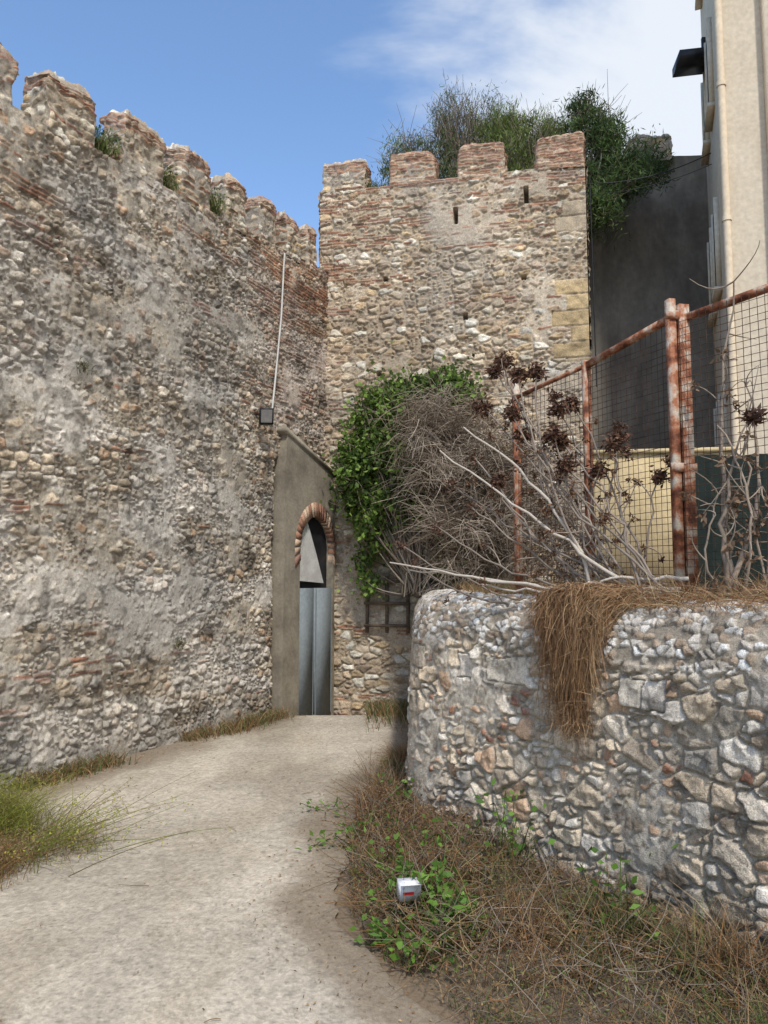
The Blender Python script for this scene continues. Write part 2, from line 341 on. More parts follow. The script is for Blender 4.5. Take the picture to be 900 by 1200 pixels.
# ---------------------------------------------------------------- tower
mb=MB()
TL=np.array([-1.15,13.33]);TR=np.array([3.37,12.30]);Lt=np.linalg.norm(TR-TL);ta=(TR-TL)/Lt;tb=np.array([-ta[1],ta[0]])
def st_tow(s,z):
    br=.25+.22*sm(7.6,8.5,z)+.14*(1-sm(.2,1.2,s))*sm(5,6.5,z)
    return dict(cw=.22,ch=.115,pal=PAL_TAN,mort=(.43,.345,.245),mw=.007,rel=.032,small=.36,brick=br,plaster=.42+.05*(1-sm(1.5,3,z)),plc=(.53,.44,.33),k=11.)
def pre_tow(s,z,h,C):
    row=np.floor(z/.27);wq=.28+.20*(row%2)+.12*hsh(row,1.,2.)
    q=(s>Lt-wq)&(z>2)
    fz=(z/.27-row);e=np.minimum(np.minimum(fz,1-fz)*.27,np.abs(s-(Lt-wq)))+.01*(vn(s*20,z*20,5)-.5)
    m=sm(.004,.018,e)
    yel=sm(5.4,5.8,z)*(1-sm(6.9,7.1,z))
    qc=(np.array([.50,.40,.28])*(1-yel[...,None])+np.array([.54,.40,.22])*yel[...,None])*(.55+.45*hsh(row,7.,1.)+.9*(fbm(s*8,z*8,3,5)-.5)+.15*yel)[...,None]
    qc=qc*m[...,None]+np.array([.34,.27,.19])*(1-m)[...,None]
    qq=q&((yel>.5)|(hsh(row,3.,3.)>.7))
    h=np.where(qq,.018*m+.04*(fbm(s*9,z*9,4,4)-.5),h);C=np.where(qq[...,None],qc,C)
    for (hx,hz,w,hh) in [(2.45,8.30,.04,.15),(3.66,8.55,.04,.14),(1.2,7.3,.04,.04),(2.6,6.5,.04,.05),(3.6,7.1,.04,.04),(1.1,5.6,.04,.04),(2.2,4.9,.05,.04)]:
        k_=(np.abs(s-hx)<w)&(np.abs(z-hz)<hh);h=np.where(k_,h-.3,h);C=np.where(k_[...,None],C*.5,C)  # slits and holes pushed in, their inner shade also darkened into the colour
    d=sm(.50,.64,fbm(s*1.1+3,z*.8,83,6));C=C*(1-.20*d)[...,None]
    g=sm(.56,.64,fbm(s*.9+8,z*1.2,85,6));C=C*(1-.25*g[...,None])+np.array([.34,.32,.29])*.25*g[...,None]
    lo=1-sm(.0,2.2,z-.6*fbm(s*2,z,76));C=C*(1-.15*lo)[...,None]
    return h,C
wall_face(mb,TL,TR,(-.4,-.4),(9.0,9.0),.0150,st_tow,edge=False,pre=pre_tow)
TRb=TR+tb*4;TLb=TL+tb*4
wall_face(mb,TR,TRb,(-.4,-.4),(9.0,9.0),.04,dict(cw=.23,ch=.125,k=13.,brick=.3),edge=False)
wall_face(mb,TLb,TL,(-.4,-.4),(9.0,9.0),.04,dict(cw=.23,ch=.125,k=14.,brick=.3),edge=False)
mb.quad(p(TRb,-.3),p(TLb,-.3),p(TLb,9),p(TRb,9),(.35,.3,.24))
nu,nv=200,160;u,v=np.meshgrid(np.linspace(0,1,nu),np.linspace(0,1,nv))
P=np.stack([TL[0]+(TR[0]-TL[0])*u+tb[0]*4*v,TL[1]+(TR[1]-TL[1])*u+tb[1]*4*v,9.0+0*u],-1)
h,C=masonry(u*Lt,v*4,k=15.);surf(mb,P,h,C,1,emask(nu,nv,u,v,Lt,4,.1))
for i,(x0,x1) in enumerate([(-1.11,-.34),(.10,.875),(1.31,2.07),(2.60,3.36)]):
    s=((x0+x1)/2-TL[0])/ta[0];c=TL+ta*s
    stone_block(mb,c-tb*.01,ta,(x1-x0)/ta[0],.45,8.94,9.54+.05*hsh(i,2.),.016,dict(cw=.22,ch=.1,brick=[.33,.70,.70,.65][i],k=21.+i*2,small=.3,mort=(.42,.345,.25),plaster=.40),i*2.1+.3,rag=.05,slump=.03)
for i,x in enumerate((.1,1.3,2.5,3.7)):
    c=TL+ta*(x+.4)+tb*3.5
    stone_block(mb,c,ta,.8,.4,8.94,9.5,.04,dict(k=31.+i),i+.3)
mb.obj('stone_tower',M_stone)

# ---------------------------------------------------------------- doorway
dw=empty('arched_doorway')
DA=np.array([-1.53,11.80]);DB=np.array([-.84,13.08]);dl=np.linalg.norm(DB-DA);da=(DB-DA)/dl;dn=np.array([da[1],-da[0]])
def dp(q,z,o=0): return (DA[0]+da[0]*q*dl+dn[0]*o,DA[1]+da[1]*q*dl+dn[1]*o,z)
def topz(q): return 4.36+(3.80-4.36)*q
def archpts(p0,p1,zs,zp,n=12):
    L=[];c=(p0+p1)/2
    for t in np.linspace(0,1,n):
        ang=t*math.pi;r=(p1-p0)/2
        bul=1+.10*math.sin(min(t,1-t)*2*math.pi)
        L.append((c-r*math.cos(ang)*bul,zs+(zp-zs)*(math.sin(ang)**.85)))
    return L
ap=archpts(.29,.96,2.35,3.08)
mb=MB();colg=(1,1,1)
def strip(mb,inner,outer,o0,o1):
    for i in range(len(inner)-1):
        a0,a1,b0,b1=inner[i],inner[i+1],outer[i],outer[i+1]
        mb.quad(dp(*a0,o0),dp(*a1,o0),dp(*b1,o0),dp(*b0,o0),colg)
        mb.quad(dp(*a0,o0),dp(*a0,o1),dp(*a1,o1),dp(*a1,o0),colg)
        mb.quad(dp(*b0,o0),dp(*b1,o0),dp(*b1,o1),dp(*b0,o1),colg)
inner=[(.29,-.3)]+ap+[(.96,-.3)]
outer=[(-.02,-.3)]
n=len(ap)
for i in range(n):
    t=i/(n-1)
    if t<.25: outer.append((.0,2.35+(topz(0)-2.35)*t/.25))
    elif t<=.75: q=(t-.25)/.5;outer.append((q*1.0,topz(q)))
    else: outer.append((1.0,topz(1)+(2.35-topz(1))*(t-.75)/.25))
outer.append((1.0,-.3))
strip(mb,inner,outer,.0,-.35)
mb.obj('cement_surround',M_plaster,parent=dw)
mb=MB();mb.add([dp(-.02,topz(0)-.02,.03),dp(1.0,topz(1)-.02,.03),dp(1.0,topz(1)+.05,.03),dp(-.02,topz(0)+.05,.03),dp(-.02,topz(0)-.02,-.3),dp(1.0,topz(1)-.02,-.3),dp(1.0,topz(1)+.05,-.3),dp(-.02,topz(0)+.05,-.3)],[[0,1,2,3],[4,7,6,5],[0,4,5,1],[3,2,6,7],[0,3,7,4],[1,5,6,2]],np.ones(3))
mb.obj('coping',M_plaster,parent=dw)
mb=MB();op=archpts(.20,1.0,2.20,3.30,25);ip=archpts(.295,.955,2.33,3.07,25)
for i in range(24):
    f=.12;A0=np.array(ip[i]);A1=np.array(ip[i+1]);B0=np.array(op[i]);B1=np.array(op[i+1])
    q=[A0+(A1-A0)*f,A0+(A1-A0)*(1-f),B0+(B1-B0)*(1-f),B0+(B1-B0)*f]
    o=.008+.012*rng.random();c=PAL_BR[rng.integers(0,5)]*rng.uniform(.8,1.25)
    V=[dp(*t,o) for t in q]+[dp(*t,-.1) for t in q]
    mb.add(V,[[0,1,2,3],[0,4,5,1],[1,5,6,2],[2,6,7,3],[3,7,4,0]],c)
mb.obj('brick_arch',M_stone,parent=dw)
mb=MB();mb.quad(dp(.27,-.3,-.125),dp(.98,-.3,-.125),dp(.98,3.2,-.125),dp(.27,3.2,-.125),(1,1,1));mb.obj('recess_shade_sheet',M_black,parent=dw)  # flat black sheet standing in for the shade inside the arch
mb=MB()
for (q0,q1,o) in [(.295,.60,-.03),(.612,.955,-.015)]:
    mb.add([dp(q0,-.20,o),dp(q1,-.20,o),dp(q1,1.90,o),dp(q0,1.90,o),dp(q0,-.20,o-.04),dp(q1,-.20,o-.04),dp(q1,1.90,o-.04),dp(q0,1.90,o-.04)],[[0,1,2,3],[4,7,6,5],[0,4,5,1],[3,2,6,7],[0,3,7,4],[1,5,6,2]],np.ones(3))
    for qq in (q0+.004,q1-.022):
        mb.quad(dp(qq,-.15,o+.005),dp(qq+.018,-.15,o+.005),dp(qq+.018,1.895,o+.005),dp(qq,1.895,o+.005),(1,1,1))
mb.obj('steel_door_leaves',M_door,parent=dw)
mb=MB();mb.quad(dp(.30,2.02,-.06),dp(.82,1.98,-.05),dp(.68,2.45,-.06),dp(.50,2.98,-.07),(1,1,1));mb.quad(dp(.30,2.02,-.062),dp(.50,2.98,-.072),dp(.40,2.85,-.07),dp(.30,2.5,-.06),(1,1,1))
mb.obj('broken_panel',M_white,parent=dw)

fl=empty('wall_floodlight')
def wp(y,z,o=.06): return np.array([LX(y)+a[1]*o,y-a[0]*o,z])
mb=MB()
tube1(mb,[wp(11.62,4.5),wp(11.72,5.2),wp(11.85,6.2),wp(11.9,7.05),wp(11.92,7.25)],.016,6,(1,1,1));mb.obj('conduit',M_white,parent=fl)
mb=MB();o=wp(11.25,4.33,.12);mb.box(o,(.20,.02,0),(-.03,.10,0),(0.01,-.04,.23),(1,1,1));mb.box(wp(11.4,4.45,.0),(.10,.0,0),(0,.04,0),(0,0,.04),(1,1,1));mb.obj('housing',M_black,parent=fl)
mb=MB();mb.quad(o+np.array([.02,-.008,.02]),o+np.array([.18,.010,.02]),o+np.array([.188,-.03,.205]),o+np.array([.028,-.045,.205]),(1,1,1));mb.obj('lens',noise_mat('lamp_glass',(.14,.13,.12),(.22,.21,.20),6,.2),parent=fl)

# ---------------------------------------------------------------- low retaining wall
c0=np.array([3.2,2.08]);c1=np.array([.27,6.72]);c2=np.array([.52,13.0])
d01=norm(c1-c0);d12=norm(c2-c1);r=.20
line=[c0+(c1-d01*r-c0)*t for t in np.linspace(0,1,40)][:-1]
line+=[(c1-d01*r)*(1-t)**2+2*c1*t*(1-t)+(c1+d12*r)*t*t for t in np.linspace(0,1,14)]
line+=[c1+d12*r+(c2-c1-d12*r)*t for t in np.linspace(0,1,30)][1:]
line=np.array(line);cum=np.concatenate([[0],np.cumsum(np.linalg.norm(np.diff(line,axis=0),axis=1))])
def low(mb,sa,sb,res):
    ss=np.arange(sa,sb,res);tt=np.arange(0,2.62,res)
    px=np.interp(ss,cum,line[:,0]);py=np.interp(ss,cum,line[:,1])
    e=.05;tx=np.interp(ss+e,cum,line[:,0])-np.interp(ss-e,cum,line[:,0]);ty=np.interp(ss+e,cum,line[:,1])-np.interp(ss-e,cum,line[:,1])
    l=np.hypot(tx,ty);tx/=l;ty/=l;ix,iy=ty,-tx
    prof_t=[0,1.66,1.72,1.80,1.92,2.08,2.25,2.62];pin=[-.06,.02,.03,.06,.13,.26,.43,.78];pz=[-.12,1.54,1.60,1.67,1.77,1.84,1.86,1.84]
    a_=np.interp(tt,prof_t,pin);z_=np.interp(tt,prof_t,pz)
    Sg,Tg=np.meshgrid(ss,tt);Pin=np.broadcast_to(a_[:,None],Sg.shape);Pz=np.broadcast_to(z_[:,None],Sg.shape)
    wob=.07*(fbm(Sg*1.2,Tg*0,91,3)-.5)*sm(1.2,1.8,Tg)
    P=np.stack([px+ix*Pin,py+iy*Pin,Pz+wob],-1)
    h,C=masonry(Sg,Tg,cw=.20,ch=.145,pal=PAL_GREY,mort=(.36,.31,.24),mw=.005,rel=.032,small=.42,brick=.0,plaster=.43,plc=(.47,.42,.345),k=41.)
    C=C*1.12
    tw=Tg+.07*(fbm(Sg*2,Tg*2,92,3)-.5)+.022*(vn(Sg*18,Tg*18,94)-.5);sw=Sg+.06*(vn(Sg*5,Tg*5,93)-.5)+.03*(vn(Sg*15,Tg*15,90)-.5)
    row=np.floor((tw-1.37)/.20);fz=(tw-1.37)/.20-row;bx=sw/.27+hsh(row,1.,5.);bx=bx+.30*np.sin(bx*2.1+row*2);bi=np.floor(bx);fx=bx-bi
    be=np.minimum(np.minimum(fx,1-fx)*.27,np.minimum(fz,1-fz)*.20)
    sel=(row>=0)&(row<=0)&(hsh(bi,row,96.)<.62)
    bm=sm(.004,.014,be);kk=hsh(bi,row,97.)
    bcv=np.array([(.56,.50,.41),(.64,.58,.50),(.52,.44,.34),(.50,.44,.37)])[(kk*3.99).astype(int)]*(.85+.35*hsh(bi,row,98.))[...,None]*(1+1.0*(fbm(Sg*9,Tg*9,99.,5)-.5))[...,None]
    bcv=bcv*bm[...,None]+np.array([.34,.29,.23])*(1-bm)[...,None]
    h=np.where(sel,bm*(.018+.025*kk)+.075*(fbm(Sg*7,Tg*7,95,6)-.5),h);C=np.where(sel[...,None],bcv,C)
    ed,ci,cj,_,_=vor((Sg+.02*fbm(Sg*15,Tg*15,3.))/.065,(Tg+.02*fbm(Sg*15,Tg*15,4.))/.046,51.,.95);m=sm(.05,.12,ed)*(hsh(ci,cj,5.)>.30)
    R=hsh(ci,cj,8.)
    cc=np.array([[.74,.70,.63],[.62,.56,.48],[.50,.44,.36],[.78,.75,.69],[.42,.32,.23]])[(R*4.99).astype(int)]*(.8+.4*hsh(ci,cj,2.))[...,None]
    mc=np.array([.34,.29,.225])*(.6+.8*fbm(Sg*4,Tg*4,6.,5))[...,None]
    cc=cc*m[...,None]+mc*(1-m)[...,None];hc=m*(.010+.018*hsh(ci,cj,4.))+.04*(fbm(Sg*5,Tg*5,9.,5)-.5)+.010
    b=sm(1.62,1.66,Tg+.2*(fbm(Sg*2.5,Tg*2.5,44.,4)-.5))
    h=h*(1-b)+hc*b;C=C*(1-b[...,None])+cc*b[...,None]
    d=sm(.5,.64,fbm(Sg*1.1,Tg*.9,46.,6));C=C*(1-.22*d*(1-b))[...,None]
    sp=sm(.60,.68,fbm(Sg*7,Tg*7,47.,4));C=C*(1-.35*sp)[...,None]
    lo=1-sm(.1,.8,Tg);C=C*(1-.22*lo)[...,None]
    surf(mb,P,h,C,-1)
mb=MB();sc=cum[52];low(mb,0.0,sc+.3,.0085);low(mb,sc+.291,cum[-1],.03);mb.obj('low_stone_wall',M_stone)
mb=MB();gx=np.linspace(.45,16,120);gy=np.linspace(-1,16,120);X,Y=np.meshgrid(gx,gy)
lim=np.interp(Y,[-1,2.08,6.72,13,16],[5.4,3.65,.75,1.0,1.0])
X=lim+(16-lim)*((X-.45)/15.55)**1.6
Z=1.76+.08*(fbm(X*2,Y*2,4)-.5)
mb.grid(np.stack([X,Y,Z],-1),np.array([.16,.11,.07])*(.7+.6*fbm(X*3,Y*3,5))[...,None]);mb.obj('terrace_soil',M_ground,True)

# ---------------------------------------------------------------- background structures
mb=MB();nu,nv=160,200;u,v=np.meshgrid(np.linspace(0,1,nu),np.linspace(0,1,nv))
P=np.stack([3.75+6.5*u,14.6-.3*u,10.4*v],-1);s_=u*6.5;z_=v*10.4
hh=.10*(fbm(s_*.9,z_*.9,3,4)-.5)+.03*(fbm(s_*6,z_*6,4,3)-.5)
mb.grid(P+np.array([0,-1.,0])*hh[...,None],np.ones(P.shape));mb.box((3.75,14.72,0),(6.5,-.3,0),(0,.4,0),(0,0,10.39),(1,1,1));mb.obj('dark_concrete_wall',M_darkwall)
mb=MB();stone_block(mb,(5.25,14.4),np.array([1,-.05]),.8,.5,10.25,10.80,.03,dict(k=61.,brick=.2),2.2);mb.obj('stone_parapet',M_stone)
mb=MB();mb.box((2.55,9.3,1.6),(1.6,-.25,0),(.05,.3,0),(0,0,1.95),(1,1,1));mb.box((2.52,9.26,3.55),(1.66,-.25,0),(.05,.38,0),(0,0,.05),(1,1,1));mb.obj('yellow_garden_wall',M_yellow)
mb=MB()
nx=60
for i in range(nx):
    x0=3.05+i*.05;o=.02*math.sin(i*1.3);o2=.02*math.sin((i+1)*1.3)
    mb.quad((x0,7.5-.1*i*.05+o,1.7),(x0+.05,7.5-.1*(i+1)*.05+o2,1.7),(x0+.05,7.5-.1*(i+1)*.05+o2*.4,3.24+.01*math.sin(i*.7)),(x0,7.5-.1*i*.05+o*.4,3.24+.01*math.sin(i*.7-.7)),(1,1,1))
mb.obj('green_fence_screen',M_green)

bd=empty('apartment_building')
f0=np.array([5.05,11.0]);f1=np.array([5.98,13.6]);f2=np.array([9.5,10.3])
H=16
mb=MB();mb.quad(p(f1,0),p(f0,0),p(f0,H),p(f1,H),(1,1,1));mb.quad(p(f0,0),p(f2,0),p(f2,H),p(f0,H),(1,1,1))
f3=f1+(f2-f0);mb.quad(p(f2,0),p(f3,0),p(f3,H),p(f2,H),(1,1,1));mb.quad(p(f3,0),p(f1,0),p(f1,H),p(f3,H),(1,1,1));mb.quad(p(f0,H),p(f2,H),p(f3,H),p(f1,H),(1,1,1))
mb.obj('walls',M_beige,parent=bd)
e2=norm(f2-f0);o=f0+e2*.62
mb=MB();mb.box((o[0],o[1]-.20,0),(e2[0]*3.9,e2[1]*3.9,0),(.04,.22,0),(0,0,H-.2),(1,1,1));mb.obj('projecting_bay',M_peach,parent=bd)
fd=norm(f1-f0);fn=np.array([-fd[1],fd[0]])
mb=MB();mt=MB()
for z in (3.6,6.6,9.6,12.6):
    for t in (.6,1.7):
        q=f0+fd*t
        mb.box((q[0],q[1],z),(fd[0]*.55,fd[1]*.55,0),(fn[0]*.05,fn[1]*.05,0),(0,0,1.35),(1,1,1))
        for s_ in (-.06,.55):
            r_=q+fd*s_;mt.box((r_[0],r_[1],z-.05),(fd[0]*.06,fd[1]*.06,0),(fn[0]*.08,fn[1]*.08,0),(0,0,1.45),(1,1,1))
        r_=q-fd*.1;mt.box((r_[0],r_[1],z-.12),(fd[0]*.75,fd[1]*.75,0),(fn[0]*.12,fn[1]*.12,0),(0,0,.068),(1,1,1))
mb.obj('shutters',M_green,parent=bd);mt.obj('window_frames',M_beige,parent=bd)
mb=MB();q=f0+e2*.03-np.array([.02,.10]);tube1(mb,[(q[0],q[1],0),(q[0],q[1],5),(q[0],q[1],10),(q[0],q[1],H-.1)],.055,12,(1,1,1))
for z in np.arange(1,15,2.1):
    tube1(mb,[(q[0],q[1],z),(q[0],q[1],z+.07)],.068,12,(1,1,1))
mb.obj('downpipe',M_peach,parent=bd)
mb=MB();mb.box((4.95,12.1,10.72),(.62,.04,.10),(.06,.5,0),(0,0,.15),(1,1,1));mb.box((5.42,12.3,10.8),(.06,0,0),(0,.05,0),(0,0,.45),(1,1,1));mb.obj('awning_box',M_black,parent=bd)
mb=MB()
def cable(a_,b_,sag,r):
    t=np.linspace(0,1,20);a_=np.array(a_);b_=np.array(b_);P=a_[None]*(1-t[:,None])+b_[None]*t[:,None];P[:,2]-=sag*4*t*(1-t);tube1(mb,P,r,4,(1,1,1))
cable((3.45,12.6,8.8),(5.6,12.5,9.3),.15,.008);cable((3.45,12.6,8.6),(5.6,12.5,9.1),.12,.006);cable((3.5,12.5,8.9),(3.5,12.4,5.2),0,.012)
mb.obj('overhead_cable',M_black)

# ---------------------------------------------------------------- rusty fence
fe=empty('rusty_mesh_fence')
Pc=np.array([1.20,6.80]);Pb=np.array([1.64,6.05]);Pa=np.array([2.05,5.20]);Pr=np.array([2.62,4.45]);Pq=np.array([3.4,3.4])
mb=MB()
def post(q,z1,w,d,ang=0):
    ca,sa=math.cos(ang),math.sin(ang)
    mb.box((q[0]-w/2*ca,q[1]-w/2*sa,1.6),(w*ca,w*sa,0),(-d*sa,d*ca,0),(0,0,z1-1.6),(1,1,1))
post(Pc,3.88,.055,.05,.3);post(Pb,3.78,.055,.05,.3)
post(Pa-np.array([.04,0]),3.97,.05,.06,.2);post(Pa+np.array([.042,0]),3.93,.075,.05,.2)
mb.box((Pa[0]-.09,Pa[1]-.02,3.82),(.19,.03,0),(0,.02,0),(0,0,.05),(1,1,1));mb.box((Pa[0]-.09,Pa[1]-.02,2.75),(.19,.03,0),(0,.02,0),(0,0,.06),(1,1,1))
post(Pq,3.9,.06,.05)
def rail(a_,za,b_,zb,r=.022):
    P=[np.array([a_[0],a_[1],za]),np.array([b_[0],b_[1],zb])];d=norm(P[1]-P[0]);up=np.array([0,0,1.]);sd=norm(np.cross(d,up))
    mb.box(P[0]-sd*r-up*r,P[1]-P[0],sd*2*r,up*2*r,(1,1,1))
rail(Pc,3.66,Pb,3.74,.014);rail(Pb,3.74,Pa,3.86);rail(Pa+.05,3.84,Pr,3.87);rail(Pr,3.87,Pq,3.9)
rail(Pc,1.95,Pb,1.95,.012);rail(Pb,1.93,Pa,1.95,.012);rail(Pa,1.95,Pq,1.95,.012)
mb.obj('posts_and_rails',M_rust,parent=fe)
mb=MB()
def mesh(a_,b_,z0,za,zb,sp=.05,r=.0022):
    L=np.linalg.norm(b_-a_);n=int(L/sp);Ls=[]
    for i in range(n+1):
        t=i/n;q=a_+(b_-a_)*t;zt=za+(zb-za)*t;w=.006*math.sin(i*2.1)
        Ls.append([[q[0]+w,q[1],z0],[q[0]-w,q[1]+.008*math.sin(i),(z0+zt)/2],[q[0],q[1],zt]])
    for z in np.arange(z0,max(za,zb)-.03,sp):
        w=.008*math.sin(z*40)
        if z>min(za,zb): continue
        m_=(a_+b_)/2;Ls.append([[a_[0],a_[1],z],[m_[0]+w,m_[1],z+w],[b_[0],b_[1],z]])
    L_=np.array(Ls);tubes(mb,L_,np.full(L_.shape[:2],r),4,np.ones((len(L_),3)))
mesh(Pc,Pb,1.95,3.66,3.74);mesh(Pb,Pa,1.95,3.74,3.86);mesh(Pa,Pq,1.95,3.84,3.9)
mb.obj('wire_mesh',M_wire,parent=fe)

# ---------------------------------------------------------------- vegetation
G1=[(.07,.12,.025),(.10,.16,.03),(.055,.09,.02),(.13,.19,.05)]
GD=[(.08,.12,.045),(.105,.145,.05),(.13,.165,.065),(.055,.09,.035)]
BR=[(.30,.20,.10),(.24,.155,.075),(.38,.27,.155),(.19,.115,.06),(.28,.14,.06)]
GR=[(.22,.175,.13),(.28,.23,.175),(.17,.13,.095),(.34,.285,.225)]
def ell(K,c,r,power=.45):
    d=norm(rng.normal(size=(K,3)));return np.array(c)+d*np.array(r)*(rng.random((K,1))**power)
def shrub(name,root,blobs,leafn,ln,wd,pal,twig=GR,clump=.14,nb=70,up=.6,bare=0,mat=None):
    par=empty(name);mb=MB();root=np.array(root,float);mw_=MB()
    for (c,r,w) in blobs:
        nc=int(nb*w);ends=ell(nc,c,r);mid=(root+ends)/2+rng.normal(size=ends.shape)*.18;mid[:,2]-=.05
        rt=root+rng.normal(size=ends.shape)*np.array([.12,.12,.02])
        L=bez(rt,mid,ends,6);R=np.linspace(.018,.004,6)[None]*rng.uniform(.6,1.4,(nc,1));tubes(mw_,L,R,4,pick(nc,twig))
        nt=nc*4;b=ends[rng.integers(0,nc,nt)]+rng.normal(size=(nt,3))*.08;t=b+norm(rng.normal(size=(nt,3))+np.array([0,0,up]))*rng.uniform(.12,.40,(nt,1))
        tubes(mw_,bez(b,(b+t)/2+rng.normal(size=b.shape)*.02,t,3),np.linspace(.005,.002,3)[None]*np.ones((nt,1)),3,pick(nt,twig))
        k=int(leafn*w);ci=rng.integers(0,nc,k);tone=rng.uniform(.5,1.6,nc)
        P=ends[ci]+rng.normal(size=(k,3))*clump*np.array([1,1,1.1])*rng.uniform(.4,1.3,nc)[ci][:,None];D=rng.normal(size=(k,3))+np.array([0,0,up])
        leaves(mb,P,D,ln*rng.uniform(.6,1.3,k),wd*rng.uniform(.7,1.2,k),pick(k,pal,.3)*tone[ci][:,None])
    if bare:
        c,r,_=blobs[0];b=ell(bare,c,np.array(r)*.8);t=b+norm(rng.normal(size=b.shape)*.5+np.array([0,0,1.]))*rng.uniform(.3,.9,(bare,1))
        tubes(mw_,bez(b,(b+t)/2+rng.normal(size=b.shape)*.05,t,4),np.linspace(.007,.003,4)[None]*np.ones((bare,1)),3,pick(bare,twig))
    mb.obj('leaves',mat or M_leaf,parent=par);mw_.obj('branches',M_bark,parent=par)
shrub('tower_shrub',(.7,14.2,8.9),[((.45,14.3,10.15),(.55,.5,.65),1.),((1.0,14.0,9.7),(.5,.4,.6),.7)],4500,.10,.016,GD,clump=.10,nb=50,up=1.2,bare=80)
shrub('tower_shrub',(1.6,14.4,8.9),[((1.55,14.4,10.4),(.75,.5,1.05),1.2),((1.2,14.4,11.1),(.40,.3,.7),.35),((2.1,14.3,10.9),(.4,.4,.5),.4)],3600,.10,.013,GD+[(.15,.18,.08)],clump=.11,nb=55,up=1.5,bare=420)
shrub('tower_shrub',(2.7,14.0,8.9),[((2.75,13.9,9.95),(.80,.6,.80),1.4),((2.2,14.1,10.6),(.5,.4,.5),.6),((3.2,14.0,10.4),(.4,.4,.5),.5)],7500,.12,.015,[(.14,.185,.05),(.18,.225,.065),(.10,.135,.04)],clump=.115,nb=60,up=1.8,bare=160)
shrub('tower_tree',(3.5,13.9,8.7),[((3.95,13.5,10.15),(.45,.45,.60),.8),((4.4,13.3,9.4),(.70,.5,.5),1.1),((3.9,13.2,8.7),(.32,.35,.7),.5),((3.75,13.6,10.7),(.25,.2,.3),.25)],5200,.13,.022,[(.06,.105,.035),(.085,.135,.04),(.11,.16,.055)],clump=.12,nb=48,up=.8,bare=80)
shrub('green_creeper',(.6,12.2,1.8),[((.20,12.45,4.60),(.75,.35,.70),1.3),((-.35,12.6,3.8),(.42,.3,.80),1.),((.80,12.15,5.0),(.65,.35,.35),.8),((-.10,12.5,2.95),(.32,.25,.50),.45),((-.28,12.7,2.2),(.16,.12,.6),.07),((.3,12.2,3.6),(.6,.4,.8),.5),((1.3,12.,2.6),(.5,.3,.7),.3)],5000,.095,.065,[(.11,.18,.035),(.15,.235,.045),(.075,.125,.03),(.20,.285,.065),(.06,.095,.03)],clump=.14,nb=60,up=-.3,bare=110)
par=empty('dead_thicket');mb=MB()
for (c,r,K) in [((1.05,11.6,4.0),(.85,.55,.95),2400),((1.3,11.4,3.0),(.95,.6,1.1),2400),((.75,11.9,4.5),(.6,.4,.5),700),((1.9,11.2,3.4),(.75,.5,1.1),1300),((2.4,10.4,2.6),(.6,.5,.8),700)]:
    nc=K//18;cl=ell(nc,c,r,.4);w_=rng.integers(0,nc,K);b=cl[w_]+rng.normal(size=(K,3))*.10;cd_=norm(rng.normal(size=(nc,3))*np.array([.9,.8,.6])+np.array([-.2,-.15,-.35]))
    d=cd_[w_]+rng.normal(size=(K,3))*.45;l=rng.uniform(.2,.65,(K,1));t=b+norm(d)*l
    tubes(mb,bez(b,(b+t)/2+np.array([0,0,.09])+rng.normal(size=b.shape)*.05,t,4),np.linspace(.0055,.002,4)[None]*np.ones((K,1)),3,1.25*pick(nc,GR+[(.12,.09,.065)],.3)[w_]*rng.uniform(.7,1.3,(K,1)))
    k=K//2;P=ell(k,c,np.array(r)*.9,.4);leaves(mb,P,rng.normal(size=(k,3)),.05,.025,pick(k,[(.16,.11,.07),(.22,.16,.1)],.3))
mb.obj('twigs',M_bark,parent=par)
par=empty('aeonium_plant');mb=MB();ml=MB()
ros=[(.85,5.8,3.62),(.99,5.6,3.54),(1.14,5.6,3.56),(.78,5.9,3.35),(.96,5.7,3.27),(1.28,5.6,3.27),(1.31,5.6,3.04),(1.24,5.55,3.08),(1.71,5.5,3.05),(1.66,5.45,2.98),(1.30,5.5,2.83),(1.54,5.5,2.80),(1.42,5.7,3.34),(1.95,5.4,2.74),(.69,6.0,2.58),(1.22,5.6,2.52),(.42,6.2,2.45),(.72,6.1,3.0),(.55,6.2,2.8),(1.05,5.9,2.9),(.25,6.3,2.15),(.15,6.35,2.3),(1.6,5.6,2.45),(.95,6.0,3.75),(1.05,5.8,3.1),(.88,5.9,2.75)]
roots=[(1.95,5.25,1.85),(1.75,5.4,1.85),(1.5,5.7,1.85)]
